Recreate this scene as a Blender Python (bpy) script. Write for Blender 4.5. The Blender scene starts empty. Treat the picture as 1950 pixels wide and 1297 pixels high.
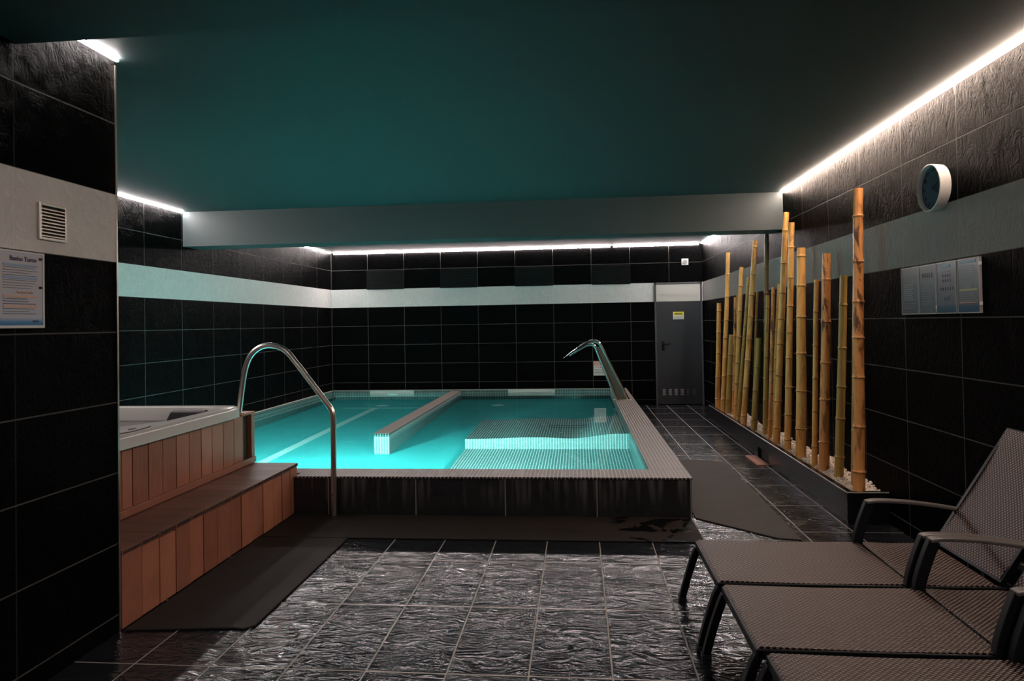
import bpy, bmesh, math, random
from math import sin, cos, pi, radians, sqrt
from mathutils import Vector, Matrix
random.seed(7)
SC = bpy.context.scene
COL = SC.collection

# ------------------------------------------------------------------ dimensions
XL, XR, YB, ZC = -4.035, 1.955, 11.0, 2.52      # room: left wall, right wall, back wall, ceiling
XN, YN = -2.02, 2.85                            # near left wall block
YF = -1.6                                       # wall behind the viewpoint
WATER = 0.21

# ------------------------------------------------------------------ node helpers
class NT:
    def __init__(s, name):
        s.m = bpy.data.materials.new(name); s.m.use_nodes = True
        s.t = s.m.node_tree; s.t.nodes.clear()
        s.out = s.t.nodes.new('ShaderNodeOutputMaterial')
    def n(s, typ, **kw):
        nd = s.t.nodes.new(typ)
        for k, v in kw.items():
            if k.startswith('i_'): s.put(nd, k[2:].replace('_', ' '), v)
            else: setattr(nd, k, v)
        return nd
    def put(s, nd, key, v):
        sock = nd.inputs[key]
        if isinstance(v, bpy.types.NodeSocket): s.t.links.new(v, sock)
        else: sock.default_value = v
    def math(s, op, a, b=0.0, c=None):
        nd = s.t.nodes.new('ShaderNodeMath'); nd.operation = op
        s.put(nd, 0, a); s.put(nd, 1, b)
        if c is not None: s.put(nd, 2, c)
        return nd.outputs[0]
    def mix(s, f, a, b):
        nd = s.t.nodes.new('ShaderNodeMix'); nd.data_type = 'RGBA'
        s.put(nd, 0, f); s.put(nd, 6, a); s.put(nd, 7, b)
        return nd.outputs[2]
    def xyz(s, obj=False):
        if obj: v = s.n('ShaderNodeTexCoord').outputs['Object']
        else: v = s.n('ShaderNodeNewGeometry').outputs['Position']
        sp = s.n('ShaderNodeSeparateXYZ'); s.put(sp, 0, v)
        return v, sp.outputs[0], sp.outputs[1], sp.outputs[2]
    def comb(s, x, y, z):
        c = s.n('ShaderNodeCombineXYZ')
        s.put(c, 0, x); s.put(c, 1, y); s.put(c, 2, z); return c.outputs[0]
    def noise(s, vec, scale, detail=4, rough=.55, dist=0.0):
        nd = s.n('ShaderNodeTexNoise'); s.put(nd, 'Vector', vec)
        nd.inputs['Scale'].default_value = scale; nd.inputs['Detail'].default_value = detail
        nd.inputs['Roughness'].default_value = rough; nd.inputs['Distortion'].default_value = dist
        return nd.outputs['Fac']
    def ramp(s, f, stops):
        nd = s.n('ShaderNodeValToRGB'); s.put(nd, 0, f)
        e = nd.color_ramp.elements
        while len(e) < len(stops): e.new(.5)
        for k, (p, c) in enumerate(stops):
            e[k].position = p; e[k].color = c if len(c) == 4 else (*c, 1)
        return nd.outputs[0]
    def rng(s, f, a, b, c=0., d=1.):
        nd = s.n('ShaderNodeMapRange'); s.put(nd, 0, f)
        for k, v in zip((1, 2, 3, 4), (a, b, c, d)): s.put(nd, k, v)
        return nd.outputs[0]
    def bump(s, h, strength=.5, dist=.01, nrm=None):
        nd = s.n('ShaderNodeBump'); s.put(nd, 'Height', h)
        nd.inputs['Strength'].default_value = strength; nd.inputs['Distance'].default_value = dist
        if nrm is not None: s.put(nd, 'Normal', nrm)
        return nd.outputs[0]
    def bsdf(s, **kw):
        nd = s.n('ShaderNodeBsdfPrincipled')
        for k, v in kw.items(): s.put(nd, k.replace('_', ' '), v)
        s.t.links.new(nd.outputs[0], s.out.inputs[0]); return nd
    def joint(s, u, u0, du, w):
        """1 on the joint, 0 on the tile; also returns tile index"""
        q = s.math('DIVIDE', s.math('SUBTRACT', u, u0), du)
        fl = s.math('FLOOR', q); fr = s.math('SUBTRACT', q, fl)
        d = s.math('MULTIPLY', s.math('MINIMUM', fr, s.math('SUBTRACT', 1.0, fr)), du)
        return s.rng(d, w * .5, w * .5 + .0012, 1., 0.), fl

def c4(*c): return (*c, 1.0)

def simple(name, col, rough=.5, metal=0., noise=0., nscale=20, bump=0., spec=.5):
    N = NT(name); v, x, y, z = N.xyz(True)
    base = c4(*col)
    kw = {}
    if noise or bump:
        f = N.noise(v, nscale, 5, .6)
        lo = c4(*[k * (1 - noise) for k in col]); hi = c4(*[min(1, k * (1 + noise)) for k in col])
        base = N.mix(f, lo, hi)
        if bump: kw['Normal'] = N.bump(f, bump, .004)
    N.bsdf(Base_Color=base, Roughness=rough, Metallic=metal, Specular_IOR_Level=spec, **kw)
    return N.m

# ------------------------------------------------------------------ tiled surfaces
def wall_tiles(name, axis, u0, du=.61, seed=0., streak=1.0, stripe=(.60, .60, .58), vj=1.0, dk=.75):
    N = NT(name); v, x, y, z = N.xyz()
    u = x if axis == 'x' else y
    ju, iu = N.joint(u, u0, du, .0055)
    # rows below the pale band 0.308 high, above it 0.31
    low = N.math('LESS_THAN', z, 1.618)
    q1 = N.math('DIVIDE', N.math('SUBTRACT', z, 1.618), .308)
    q2 = N.math('DIVIDE', N.math('SUBTRACT', z, 1.915), .315)
    band = N.math('MULTIPLY', N.math('GREATER_THAN', z, 1.618), N.math('LESS_THAN', z, 1.915))
    def fr(q):
        fl = N.math('FLOOR', q); f = N.math('SUBTRACT', q, fl)
        return N.math('MULTIPLY', N.math('MINIMUM', f, N.math('SUBTRACT', 1., f)), .308), fl
    d1, f1 = fr(q1); d2, f2 = fr(q2)
    d = N.math('ADD', N.math('MULTIPLY', d1, low), N.math('MULTIPLY', d2, N.math('SUBTRACT', 1., low)))
    iv = N.math('ADD', N.math('MULTIPLY', f1, low), N.math('MULTIPLY', f2, N.math('SUBTRACT', 1., low)))
    jv = N.math('MULTIPLY', N.rng(d, .0025, .0038, 1., 0.), N.math('SUBTRACT', 1., band))
    j = N.math('MAXIMUM', N.math('MULTIPLY', ju, vj), jv)
    off = N.comb(N.math('MULTIPLY', iu, 3.7), N.math('MULTIPLY', iv, 5.1), seed)
    p = N.n('ShaderNodeVectorMath', operation='ADD'); N.put(p, 0, v); N.put(p, 1, off)
    pv = p.outputs[0]
    mp = N.n('ShaderNodeMapping'); N.put(mp, 'Vector', pv)
    mp.inputs['Scale'].default_value = (1.5, 1.5, .75) if streak > 1 else (1.25, 1.25, 1.15)
    mp.inputs['Rotation'].default_value = (.25, .35, .1)
    slate = N.noise(mp.outputs[0], 9., 9, .62, 1.6)
    fine = N.noise(mp.outputs[0], 34., 6, .6, 1.0)
    ridg = N.math('ABSOLUTE', N.math('SUBTRACT', slate, .5))
    h = N.math('ADD', N.math('MULTIPLY', ridg, -2.4), N.math('MULTIPLY', fine, .22))
    h = N.math('SUBTRACT', h, N.math('MULTIPLY', j, .6))
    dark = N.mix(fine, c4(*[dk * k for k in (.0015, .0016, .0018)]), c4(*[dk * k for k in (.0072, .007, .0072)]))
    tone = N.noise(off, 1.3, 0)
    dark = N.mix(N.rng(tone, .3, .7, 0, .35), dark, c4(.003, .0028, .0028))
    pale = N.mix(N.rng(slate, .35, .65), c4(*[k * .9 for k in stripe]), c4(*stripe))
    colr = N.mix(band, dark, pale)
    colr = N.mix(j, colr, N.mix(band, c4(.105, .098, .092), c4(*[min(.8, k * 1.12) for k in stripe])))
    h = N.math('MULTIPLY', h, N.math('SUBTRACT', 1., N.math('MULTIPLY', band, .45)))
    rough = N.rng(fine, .3, .7, .28, .42)
    N.bsdf(Base_Color=colr, Roughness=rough, Specular_IOR_Level=.006,
           Normal=N.bump(h, .75 * streak, .012))
    return N.m

def floor_tiles():
    N = NT('floor_slate_tiles'); v, x, y, z = N.xyz()
    ju, iu = N.joint(x, .105, .312, .0048)
    jv, iv = N.joint(y, 3.195, .613, .0044)
    j = N.math('MAXIMUM', ju, jv)
    off = N.comb(N.math('MULTIPLY', iu, 4.3), N.math('MULTIPLY', iv, 7.9), 0.)
    p = N.n('ShaderNodeVectorMath', operation='ADD'); N.put(p, 0, v); N.put(p, 1, off)
    mp = N.n('ShaderNodeMapping'); N.put(mp, 'Vector', p.outputs[0])
    mp.inputs['Scale'].default_value = (.62, 1.5, 1.)
    mp.inputs['Rotation'].default_value = (0, 0, .3)
    a = N.noise(mp.outputs[0], 9., 3, .5, 1.6)
    b = N.noise(mp.outputs[0], 22., 3, .5, 1.2)
    ridg = N.math('POWER', N.math('ABSOLUTE', N.math('SUBTRACT', a, .5)), .7)
    h = N.math('ADD', N.math('MULTIPLY', ridg, -1.6), N.math('MULTIPLY', b, .30))
    h = N.math('SUBTRACT', h, N.math('MULTIPLY', j, .5))
    base = N.mix(b, c4(.005, .006, .008), c4(.016, .016, .019))
    # wet, smoother and darker blots with a shape of their own
    w = N.noise(v, 5.5, 5, .62, .6)
    wet = N.rng(w, .63, .655)
    base = N.mix(wet, base, c4(.006, .005, .006))
    base = N.mix(j, base, c4(.30, .26, .23))
    rough = N.rng(b, .3, .7, .12, .22)
    rough = N.math('ADD', N.math('MULTIPLY', rough, N.math('SUBTRACT', 1., wet)), N.math('MULTIPLY', wet, .06))
    rough = N.math('MAXIMUM', rough, N.math('MULTIPLY', j, .6))
    hh = N.math('MULTIPLY', h, N.math('SUBTRACT', 1., N.math('MULTIPLY', wet, .8)))
    N.bsdf(Base_Color=base, Roughness=rough, Specular_IOR_Level=.45, Normal=N.bump(hh, .5, .010))
    return N.m

def mosaic(name, ca, cb, grout, p=.0268, gw=.0052, rough=.3):
    """little square tiles; works on any face: the two in-plane axes are picked by the true normal"""
    N = NT(name); v, x, y, z = N.xyz()
    g = N.n('ShaderNodeNewGeometry'); sp = N.n('ShaderNodeSeparateXYZ'); N.put(sp, 0, g.outputs['True Normal'])
    js = []; ids = []
    for k, c in enumerate((x, y, z)):
        jj, ii = N.joint(c, .003, p, gw)
        on = N.math('LESS_THAN', N.math('ABSOLUTE', sp.outputs[k]), .7)
        js.append(N.math('MULTIPLY', jj, N.math('MULTIPLY', on, (1., .38, .8)[k]))); ids.append(N.math('MULTIPLY', ii, on))
    j = N.math('MAXIMUM', N.math('MAXIMUM', js[0], js[1]), js[2])
    wn = N.n('ShaderNodeTexWhiteNoise'); N.put(wn, 'Vector', N.comb(*ids))
    col = N.mix(wn.outputs['Value'], c4(*ca), c4(*cb))
    col = N.mix(j, col, c4(*grout))
    N.bsdf(Base_Color=col, Roughness=N.math('ADD', rough, N.math('MULTIPLY', j, .35)), Specular_IOR_Level=.22,
           Normal=N.bump(N.math('SUBTRACT', 1., j), .4, .002))
    return N.m

def kerb_tiles():
    """dark slate kerb tiles with pale drips of lime"""
    N = NT('kerb_slate_tiles'); v, x, y, z = N.xyz()
    g = N.n('ShaderNodeNewGeometry'); sp = N.n('ShaderNodeSeparateXYZ'); N.put(sp, 0, g.outputs['True Normal'])
    front = N.math('GREATER_THAN', N.math('ABSOLUTE', sp.outputs[1]), .7)
    j1, i1 = N.joint(x, -.516, .6235, .006); j2, i2 = N.joint(y, 4.7, .61, .006)
    j = N.math('ADD', N.math('MULTIPLY', j1, front), N.math('MULTIPLY', j2, N.math('SUBTRACT', 1., front)))
    mp = N.n('ShaderNodeMapping'); N.put(mp, 'Vector', v); mp.inputs['Scale'].default_value = (26, 26, 1.3)
    drip = N.noise(mp.outputs[0], 1., 3, .6)
    patch = N.noise(v, 2.3, 2, .5)
    top = N.rng(z, .03, .26)
    d = N.math('MULTIPLY', N.rng(N.math('ADD', drip, N.math('MULTIPLY', N.math('SUBTRACT', patch, .5), .5)), .50, .72, 0., .5), top)
    n2 = N.noise(v, 16, 6, .6, 1.)
    base = N.mix(n2, c4(.007, .007, .008), c4(.020, .019, .019))
    base = N.mix(d, base, c4(.22, .21, .20))
    base = N.mix(j, base, c4(.22, .20, .18))
    N.bsdf(Base_Color=base, Roughness=N.rng(n2, .3, .7, .3, .5), Normal=N.bump(N.math('SUBTRACT', n2, j), .35, .006))
    return N.m

def planks(name, ca, cb, groove_axis=0, pitch=.0075, wet=0.):
    """reddish decking boards: grooves run along the board, tone differs from board to board"""
    N = NT(name); v, x, y, z = N.xyz()
    g = N.n('ShaderNodeNewGeometry')
    isl = g.outputs['Random Per Island']
    u = (x, y, z)[groove_axis]
    w = N.math('SINE', N.math('MULTIPLY', u, 2 * pi / pitch))
    sel = N.math('GREATER_THAN', N.math('FRACT', N.math('MULTIPLY', isl, 7.3)), .35)
    w = N.math('MULTIPLY', w, sel)
    mp = N.n('ShaderNodeMapping'); N.put(mp, 'Vector', v)
    sc = [60, 60, 60]; sc[2 if groove_axis != 2 else 0] = 3
    if groove_axis == 1 and name == 'tread_boards': sc = [3, 60, 60]
    mp.inputs['Scale'].default_value = sc
    gr = N.noise(mp.outputs[0], 1., 4, .6)
    blot = N.noise(v, 7., 3, .6)
    f = N.math('ADD', N.math('MULTIPLY', isl, .6), N.math('MULTIPLY', gr, .4))
    col = N.mix(f, c4(*ca), c4(*cb))
    col = N.mix(N.rng(blot, .45, .75, 0, .35), col, c4(*[k * .55 for k in ca]))
    col = N.mix(N.rng(w, -1., -.3, .45, 0.), col, c4(*[k * .3 for k in ca]))
    N.bsdf(Base_Color=col, Roughness=.55 - wet, Normal=N.bump(N.math('ADD', w, gr), .4, .0012))
    return N.m

M = {}
M['wall_back'] = wall_tiles('back_wall_tiles', 'x', -3.421 , .608, 1., .8, (.80, .80, .78))
M['wall_left'] = wall_tiles('left_wall_tiles', 'y', 6.698, .6125, 4., .8, (.80, .80, .78))
M['wall_near'] = wall_tiles('near_wall_tiles', 'y', 2.299, .61, 8., .9, (.80, .75, .71), vj=.25)
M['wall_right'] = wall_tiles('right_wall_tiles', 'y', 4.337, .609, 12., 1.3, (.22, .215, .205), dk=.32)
M['floor'] = floor_tiles()
M['kerb'] = kerb_tiles()
M['coping'] = mosaic('coping_mosaic', (.026, .020, .018), (.058, .045, .040), (.42, .36, .32), gw=.0062)
M['pool_mosaic'] = mosaic('pool_mosaic', (.02, .06, .06), (.04, .10, .10), (.30, .42, .40))
M['divider_mosaic'] = mosaic('divider_mosaic', (.05, .08, .08), (.10, .15, .15), (.60, .68, .66), gw=.006)
M['bench_mosaic'] = mosaic('bench_mosaic', (.10, .15, .15), (.18, .25, .25), (.72, .80, .78), gw=.006)
M['pool_floor'] = simple('pool_floor_finish', (.09, .56, .58), .6, noise=.12, nscale=3)
M['trimstone'] = simple('pale_edge_trim', (.40, .37, .33), .5)
M['pool_pale'] = simple('pool_pale_finish', (.72, .95, .93), .5)  # white discs, and the streak of light painted on the basin floor
M['beam'] = simple('beam_paint', (.050, .066, .068), .6, noise=.06, nscale=1.5, bump=.12)
M['ceiling'] = simple('ceiling_paint', (.027, .048, .050), .6, noise=.06, nscale=1.5, bump=.08)
M['steel'] = simple('brushed_steel', (.74, .68, .62), .30, 1., noise=.08, nscale=60)
M['chrome'] = simple('polished_steel', (.72, .74, .73), .12, 1.)
M['web'] = simple('dull_steel', (.16, .15, .13), .4, 1.)
M['dark_metal'] = simple('black_painted_metal', (.006, .0065, .0075), .45, 0, noise=.2, nscale=80, spec=.22)
M['arm_top'] = simple('armrest_plastic', (.10, .085, .078), .38, noise=.15, nscale=30)
M['rubber'] = simple('black_rubber', (.02, .02, .02), .8)
M['white_acrylic'] = simple('white_acrylic', (.72, .68, .65), .18, spec=.6)
M['black_gloss'] = simple('black_cushion', (.012, .010, .010), .5, bump=.2, nscale=30, spec=.3)
M['grey_plastic'] = simple('grey_plastic', (.30, .28, .27), .35)
M['white_plastic'] = simple('white_plastic', (.75, .73, .70), .4)
M['door_dark'] = simple('door_paint_dark', (.026, .028, .033), .42, noise=.08, nscale=4)
M['door_white'] = simple('door_paint_white', (.60, .58, .53), .5)
M['frame_grey'] = simple('door_frame_grey', (.07, .07, .072), .45)
M['step_front'] = planks('step_front_boards', (.27, .09, .045), (.54, .205, .115), 1)
M['cab_boards'] = planks('cabinet_boards', (.30, .095, .045), (.52, .19, .095), 1)
M['tread'] = planks('tread_boards', (.20, .09, .062), (.30, .14, .10), 1, .010, .12)
M['wood_trim'] = simple('wood_trim', (.32, .115, .062), .5, noise=.25, nscale=14)
M['wood_dark'] = simple('dark_gap_panel', (.05, .035, .022), .6)
M['hollow'] = simple('hollow_board_ends', (.01, .007, .006), .8)
M['terracotta'] = simple('terracotta_brick', (.36, .15, .10), .7, noise=.3, nscale=20, bump=.2)
M['clock_face'] = simple('clock_face', (.035, .06, .08), .35)
M['ink'] = simple('dark_ink', (.015, .02, .04), .5)
M['screw'] = simple('pale_metal', (.5, .48, .45), .35, 1.)
M['glass_white'] = simple('pale_skimmer', (.55, .75, .68), .4)
M['vent_panel'] = simple('vent_panel_slate', (.010, .0095, .0095), .6, noise=.5, nscale=12, bump=.5, spec=.08)

def mat_rubber(name, ca, cb, weave=.012):
    N = NT(name); v, x, y, z = N.xyz()
    a = N.math('SINE', N.math('MULTIPLY', x, 2 * pi / weave)); b = N.math('SINE', N.math('MULTIPLY', y, 2 * pi / weave))
    h = N.math('MULTIPLY', a, b)
    nz = N.noise(v, 4.5, 6, .65, .4)
    col = N.mix(nz, c4(*ca), c4(*cb))
    w = N.rng(N.noise(v, 6.0, 4, .6, .4), .53, .55)
    side = N.rng(x, .15, .25)                      # the end by the open corner of the pool is splashed
    w = N.math('MULTIPLY', w, side) if name.startswith('brown') else N.math('MULTIPLY', w, 0.)
    col = N.mix(w, col, c4(*[k * .18 for k in ca]))
    N.bsdf(Base_Color=col, Roughness=N.rng(w, 0, 1, .7, .2), Specular_IOR_Level=.18, Normal=N.bump(N.math('ADD', h, nz), .35, .0025))
    return N.m
M['mat_brown'] = mat_rubber('brown_rubber_mat', (.010, .0073, .006), (.028, .020, .0165))
M['mat_grey'] = mat_rubber('grey_rubber_mat', (.042, .036, .032), (.075, .064, .057))

def mat_gravel():
    N = NT('white_marble_pebbles'); g = N.n('ShaderNodeNewGeometry')
    col = N.mix(g.outputs['Random Per Island'], c4(.72, .60, .50), c4(.95, .84, .74))
    N.bsdf(Base_Color=col, Roughness=.6); return N.m
M['gravel'] = mat_gravel()

def mat_bamboo(name, ca, cb, seed, blot=.4):
    N = NT(name); v, x, y, z = N.xyz(True)
    p = N.n('ShaderNodeVectorMath', operation='ADD'); N.put(p, 0, v); N.put(p, 1, (seed, seed * 2, seed * 3))
    mp = N.n('ShaderNodeMapping'); N.put(mp, 'Vector', p.outputs[0]); mp.inputs['Scale'].default_value = (22, 22, 5)
    n1 = N.noise(mp.outputs[0], 1., 6, .65, .6)
    mp2 = N.n('ShaderNodeMapping'); N.put(mp2, 'Vector', p.outputs[0]); mp2.inputs['Scale'].default_value = (90, 90, 3)
    n2 = N.noise(mp2.outputs[0], 1., 3, .6)
    col = N.mix(n2, c4(*ca), c4(*cb))
    low = N.noise(p.outputs[0], 1.6, 2)
    f = N.math('MULTIPLY', N.rng(n1, .50, .60), N.rng(low, .38, .58, .1, 1.))
    col = N.mix(N.math('MULTIPLY', f, blot), col, c4(.09, .028, .012))
    N.bsdf(Base_Color=col, Roughness=.36, Specular_IOR_Level=.45, Normal=N.bump(n2, .15, .002)); return N.m
BAM = [mat_bamboo('bamboo_gold', (.78, .36, .085), (.95, .50, .15), 1., .5),
       mat_bamboo('bamboo_olive', (.36, .21, .05), (.54, .33, .09), 4., .35),
       mat_bamboo('bamboo_brown', (.60, .24, .07), (.82, .37, .12), 9., .95)]
BAM.append(mat_bamboo('bamboo_dark', (.075, .055, .02), (.16, .10, .04), 15., .8))
M['node'] = simple('bamboo_node', (.16, .075, .03), .5)
M['cut'] = simple('bamboo_cut_end', (.42, .26, .12), .7)

def mat_water():
    N = NT('pool_water'); v, x, y, z = N.xyz()
    a = N.noise(v, 3.2, 3, .5, .5); b = N.noise(v, 14, 2, .5)
    h = N.math('ADD', a, N.math('MULTIPLY', b, .12))
    nd = N.bsdf(Base_Color=c4(.82, 1., .99), Roughness=0., IOR=1.333, Transmission_Weight=1.0,
                Normal=N.bump(h, .10, .006))
    return N.m
M['water'] = mat_water()

def emitter(name, col, s):
    N = NT(name); e = N.n('ShaderNodeEmission'); e.inputs[0].default_value = c4(*col); e.inputs[1].default_value = s
    N.t.links.new(e.outputs[0], N.out.inputs[0]); return N.m
LED = 95.
M['led_warm'] = emitter('led_warm_white', (1., .76, .62), LED * 1.25)
M['led_back'] = emitter('led_back_white', (1., .86, .84), LED * 1.6)
M['led_cool'] = emitter('led_cool_white', (1., .90, .88), LED * 1.6)
M['led_soft'] = emitter('led_soft_white', (1., .90, .88), LED * 1.15)

def mat_weave():
    """round plastic cane woven over and under"""
    N = NT('woven_brown_cane'); v, x, y, z = N.xyz(True)
    p = .0098
    u = N.math('MULTIPLY', x, pi / p); w = N.math('MULTIPLY', y, pi / (p * .95))
    a = N.math('SINE', u); b = N.math('SINE', w)
    prod = N.math('MULTIPLY', a, b)
    c1 = N.math('ABSOLUTE', a); c2 = N.math('ABSOLUTE', b)
    over = N.rng(prod, .12, .62)
    h = N.math('ADD', N.math('MULTIPLY', N.math('POWER', c2, .6), N.math('ADD', .45, N.math('MULTIPLY', prod, .55))), N.math('MULTIPLY', c1, .15))
    gap = N.rng(h, .05, .30)
    col = N.mix(gap, c4(.012, .009, .008), N.mix(over, c4(.012, .008, .007), c4(.30, .20, .165)))  # glints on the upper strands are put into the colour as pale dots
    N.bsdf(Base_Color=col, Roughness=.34, Specular_IOR_Level=.25, Normal=N.bump(h, .8, .003)); return N.m
M['weave'] = mat_weave()

def paper(name, stops, axis, lo, hi):
    """printed sheet: bands of tint by height"""
    N = NT(name); v, x, y, z = N.xyz()
    f = N.rng(z, lo, hi)
    col = N.ramp(f, stops)
    N.bsdf(Base_Color=col, Roughness=.22, Specular_IOR_Level=.3); return N.m

# ------------------------------------------------------------------ mesh helpers
class MB:
    def __init__(s): s.v = []; s.f = []; s.mi = []
    def add(s, vs, fs, mi=0):
        o = len(s.v); s.v += [tuple(p) for p in vs]
        s.f += [tuple(o + i for i in f) for f in fs]; s.mi += [mi] * len(fs)
    def box(s, x0, x1, y0, y1, z0, z1, mi=0, rot=None, ctr=None):
        vs = [(x, y, z) for z in (z0, z1) for y in (y0, y1) for x in (x0, x1)]
        if rot is not None:
            c = Vector(ctr); vs = [tuple(c + rot @ (Vector(p) - c)) for p in vs]
        s.add(vs, [(0, 2, 3, 1), (4, 5, 7, 6), (0, 1, 5, 4), (2, 6, 7, 3), (0, 4, 6, 2), (1, 3, 7, 5)], mi)
    def quad(s, a, b, c, d, mi=0): s.add([a, b, c, d], [(0, 1, 2, 3)], mi)
    def tube(s, pts, r, n=16, mi=0, cap=True, sx=1., sy=1.):
        pts = [Vector(p) for p in pts]; R = r if isinstance(r, (list, tuple)) else [r] * len(pts)
        t0 = (pts[1] - pts[0]).normalized()
        up = Vector((0, 1, 0)) if abs(t0.y) < .9 else Vector((1, 0, 0))
        a = up.cross(t0).normalized()
        rings = []
        for i, p in enumerate(pts):
            t = (pts[min(i + 1, len(pts) - 1)] - pts[max(i - 1, 0)]).normalized()
            a = (a - t * a.dot(t)).normalized(); b = t.cross(a)
            rings.append([p + a * (cos(2 * pi * k / n) * R[i] * sx) + b * (sin(2 * pi * k / n) * R[i] * sy) for k in range(n)])
        vs = [q for rg in rings for q in rg]
        fs = [(i * n + k, i * n + (k + 1) % n, (i + 1) * n + (k + 1) % n, (i + 1) * n + k) for i in range(len(pts) - 1) for k in range(n)]
        if cap:
            fs.append(tuple(range(n - 1, -1, -1))); fs.append(tuple((len(pts) - 1) * n + k for k in range(n)))
        s.add(vs, fs, mi)
    def bar(s, pts, w, h, mi=0, side=(0, 1, 0)):
        """flat bar: w along 'side', h across"""
        pts = [Vector(p) for p in pts]; sd = Vector(side); vs = []
        for i, p in enumerate(pts):
            t = (pts[min(i + 1, len(pts) - 1)] - pts[max(i - 1, 0)]).normalized(); nn = t.cross(sd).normalized()
            for a, b in ((-1, -1), (1, -1), (1, 1), (-1, 1)): vs.append(p + sd * (a * w / 2) + nn * (b * h / 2))
        fs = [(i * 4 + k, i * 4 + (k + 1) % 4, (i + 1) * 4 + (k + 1) % 4, (i + 1) * 4 + k) for i in range(len(pts) - 1) for k in range(4)]
        fs += [(3, 2, 1, 0), tuple(4 * (len(pts) - 1) + k for k in range(4))]
        s.add(vs, fs, mi)
    def disc(s, c, r, nrm, th, n=32, mi=0, r2=None):
        c = Vector(c); nr = Vector(nrm).normalized()
        s.tube([c, c + nr * th], [r, r if r2 is None else r2], n, mi)
    def prism(s, poly, z0, z1, mi=0):
        n = len(poly)
        vs = [(x, y, z0) for x, y in poly] + [(x, y, z1) for x, y in poly]
        fs = [tuple(range(n - 1, -1, -1)), tuple(range(n, 2 * n))] + [(k, (k + 1) % n, n + (k + 1) % n, n + k) for k in range(n)]
        s.add(vs, fs, mi)
    def build(s, name, mats, parent=None, org=(0, 0, 0), smooth=False, bevel=0., seg=2):
        if not isinstance(mats, (list, tuple)): mats = [mats]
        me = bpy.data.meshes.new(name); o3 = Vector(org)
        me.from_pydata([tuple(Vector(p) - o3) for p in s.v], [], s.f); me.update()
        bm = bmesh.new(); bm.from_mesh(me); bmesh.ops.recalc_face_normals(bm, faces=bm.faces)
        bm.to_mesh(me); bm.free()
        for m in mats: me.materials.append(m)
        if len(mats) > 1: me.polygons.foreach_set('material_index', s.mi)
        o = bpy.data.objects.new(name, me); COL.objects.link(o)
        if parent is not None: o.parent = parent
        else: o.location = o3
        if smooth:
            me.polygons.foreach_set('use_smooth', [True] * len(me.polygons))
            me.set_sharp_from_angle(angle=radians(38))
        if bevel:
            b = o.modifiers.new('bevel', 'BEVEL'); b.width = bevel; b.segments = seg; b.limit_method = 'ANGLE'
        return o

def thing(name, label, cat, loc, group=None):
    o = bpy.data.objects.new(name, None); COL.objects.link(o); o.location = loc; o.empty_display_size = .1
    o['label'] = label; o['category'] = cat
    if group: o['group'] = group
    return o
def tag(o, label, cat, group=None, kind=None):
    o['label'] = label; o['category'] = cat
    if group: o['group'] = group
    if kind: o['kind'] = kind
    return o
def struct(o, label=None, cat=None):
    o['kind'] = 'structure'
    if label: o['label'] = label; o['category'] = cat
    return o
def to_mesh(o):
    bpy.context.view_layer.update()
    me = bpy.data.meshes.new_from_object(o.evaluated_get(bpy.context.evaluated_depsgraph_get()))
    q = bpy.data.objects.new(o.name, me); COL.objects.link(q); q.parent = o.parent; q.matrix_local = o.matrix_local.copy()
    nm = o.name; bpy.data.objects.remove(o); q.name = nm; return q
def plabel(o, l): o['label'] = l; return o
def smoothpath(pts, k=8):
    P = [Vector(p) for p in pts]; out = []
    for i in range(len(P) - 1):
        a = P[max(i - 1, 0)]; b = P[i]; c = P[i + 1]; d = P[min(i + 2, len(P) - 1)]
        for j in range(k):
            t = j / k
            out.append(.5 * ((2 * b) + (c - a) * t + (2 * a - 5 * b + 4 * c - d) * t * t + (3 * b - a - 3 * c + d) * t ** 3))
    out.append(P[-1]); return out
def fillet(pts, rad, k=7):
    """polyline with rounded corners"""
    P = [Vector(p) for p in pts]; out = [P[0]]
    for i in range(1, len(P) - 1):
        a = (P[i - 1] - P[i]); b = (P[i + 1] - P[i]); r = min(rad[i] if isinstance(rad, (list, tuple)) else rad, a.length * .49, b.length * .49)
        p0 = P[i] + a.normalized() * r; p1 = P[i] + b.normalized() * r
        for j in range(k + 1):
            t = j / k; out.append(p0 * (1 - t) ** 2 + P[i] * (2 * t * (1 - t)) + p1 * t * t)
    out.append(P[-1]); return out

# ------------------------------------------------------------------ room shell
m = MB()
m.box(XL, XR, YF, 4.72, -.12, 0); m.box(.70, XR, 4.72, YB, -.12, 0)
struct(m.build('floor', M['floor']), 'black slate-look tile floor in front of and beside the pool', 'floor')
m = MB(); m.box(XL - .1, XR + .1, YF - .1, YB + .1, ZC, ZC + .12)
struct(m.build('ceiling', M['ceiling']), 'dark painted flat ceiling above the pool room', 'ceiling')
m = MB(); m.box(XL - .1, XR + .1, YB, YB + .12, -1., ZC)
struct(m.build('wall_back', M['wall_back']), 'black tiled back wall with pale band behind the pool', 'wall')
m = MB(); m.box(XL - .12, XL, YN, YB, -1., ZC)
struct(m.build('wall_left', M['wall_left']), 'black tiled left wall with pale band along pool', 'wall')
m = MB(); m.box(XL - .12, XN, YF, YN, 0, ZC)
struct(m.build('wall_near_left', M['wall_near']), 'black tiled wall block at left edge with wall notice', 'wall')
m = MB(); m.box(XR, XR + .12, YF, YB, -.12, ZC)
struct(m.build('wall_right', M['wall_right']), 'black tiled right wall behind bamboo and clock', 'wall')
m = MB(); m.box(XN, XR, YF - .12, YF, 0, ZC)
struct(m.build('wall_front', M['wall_back']), 'tiled wall behind the viewpoint', 'wall')
m = MB(); m.box(XL, XR, 6.72, 7.04, 2.165, ZC)
struct(m.build('ceiling_beam', M['beam']), 'grey painted ceiling beam crossing above the pool', 'beam')
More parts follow.
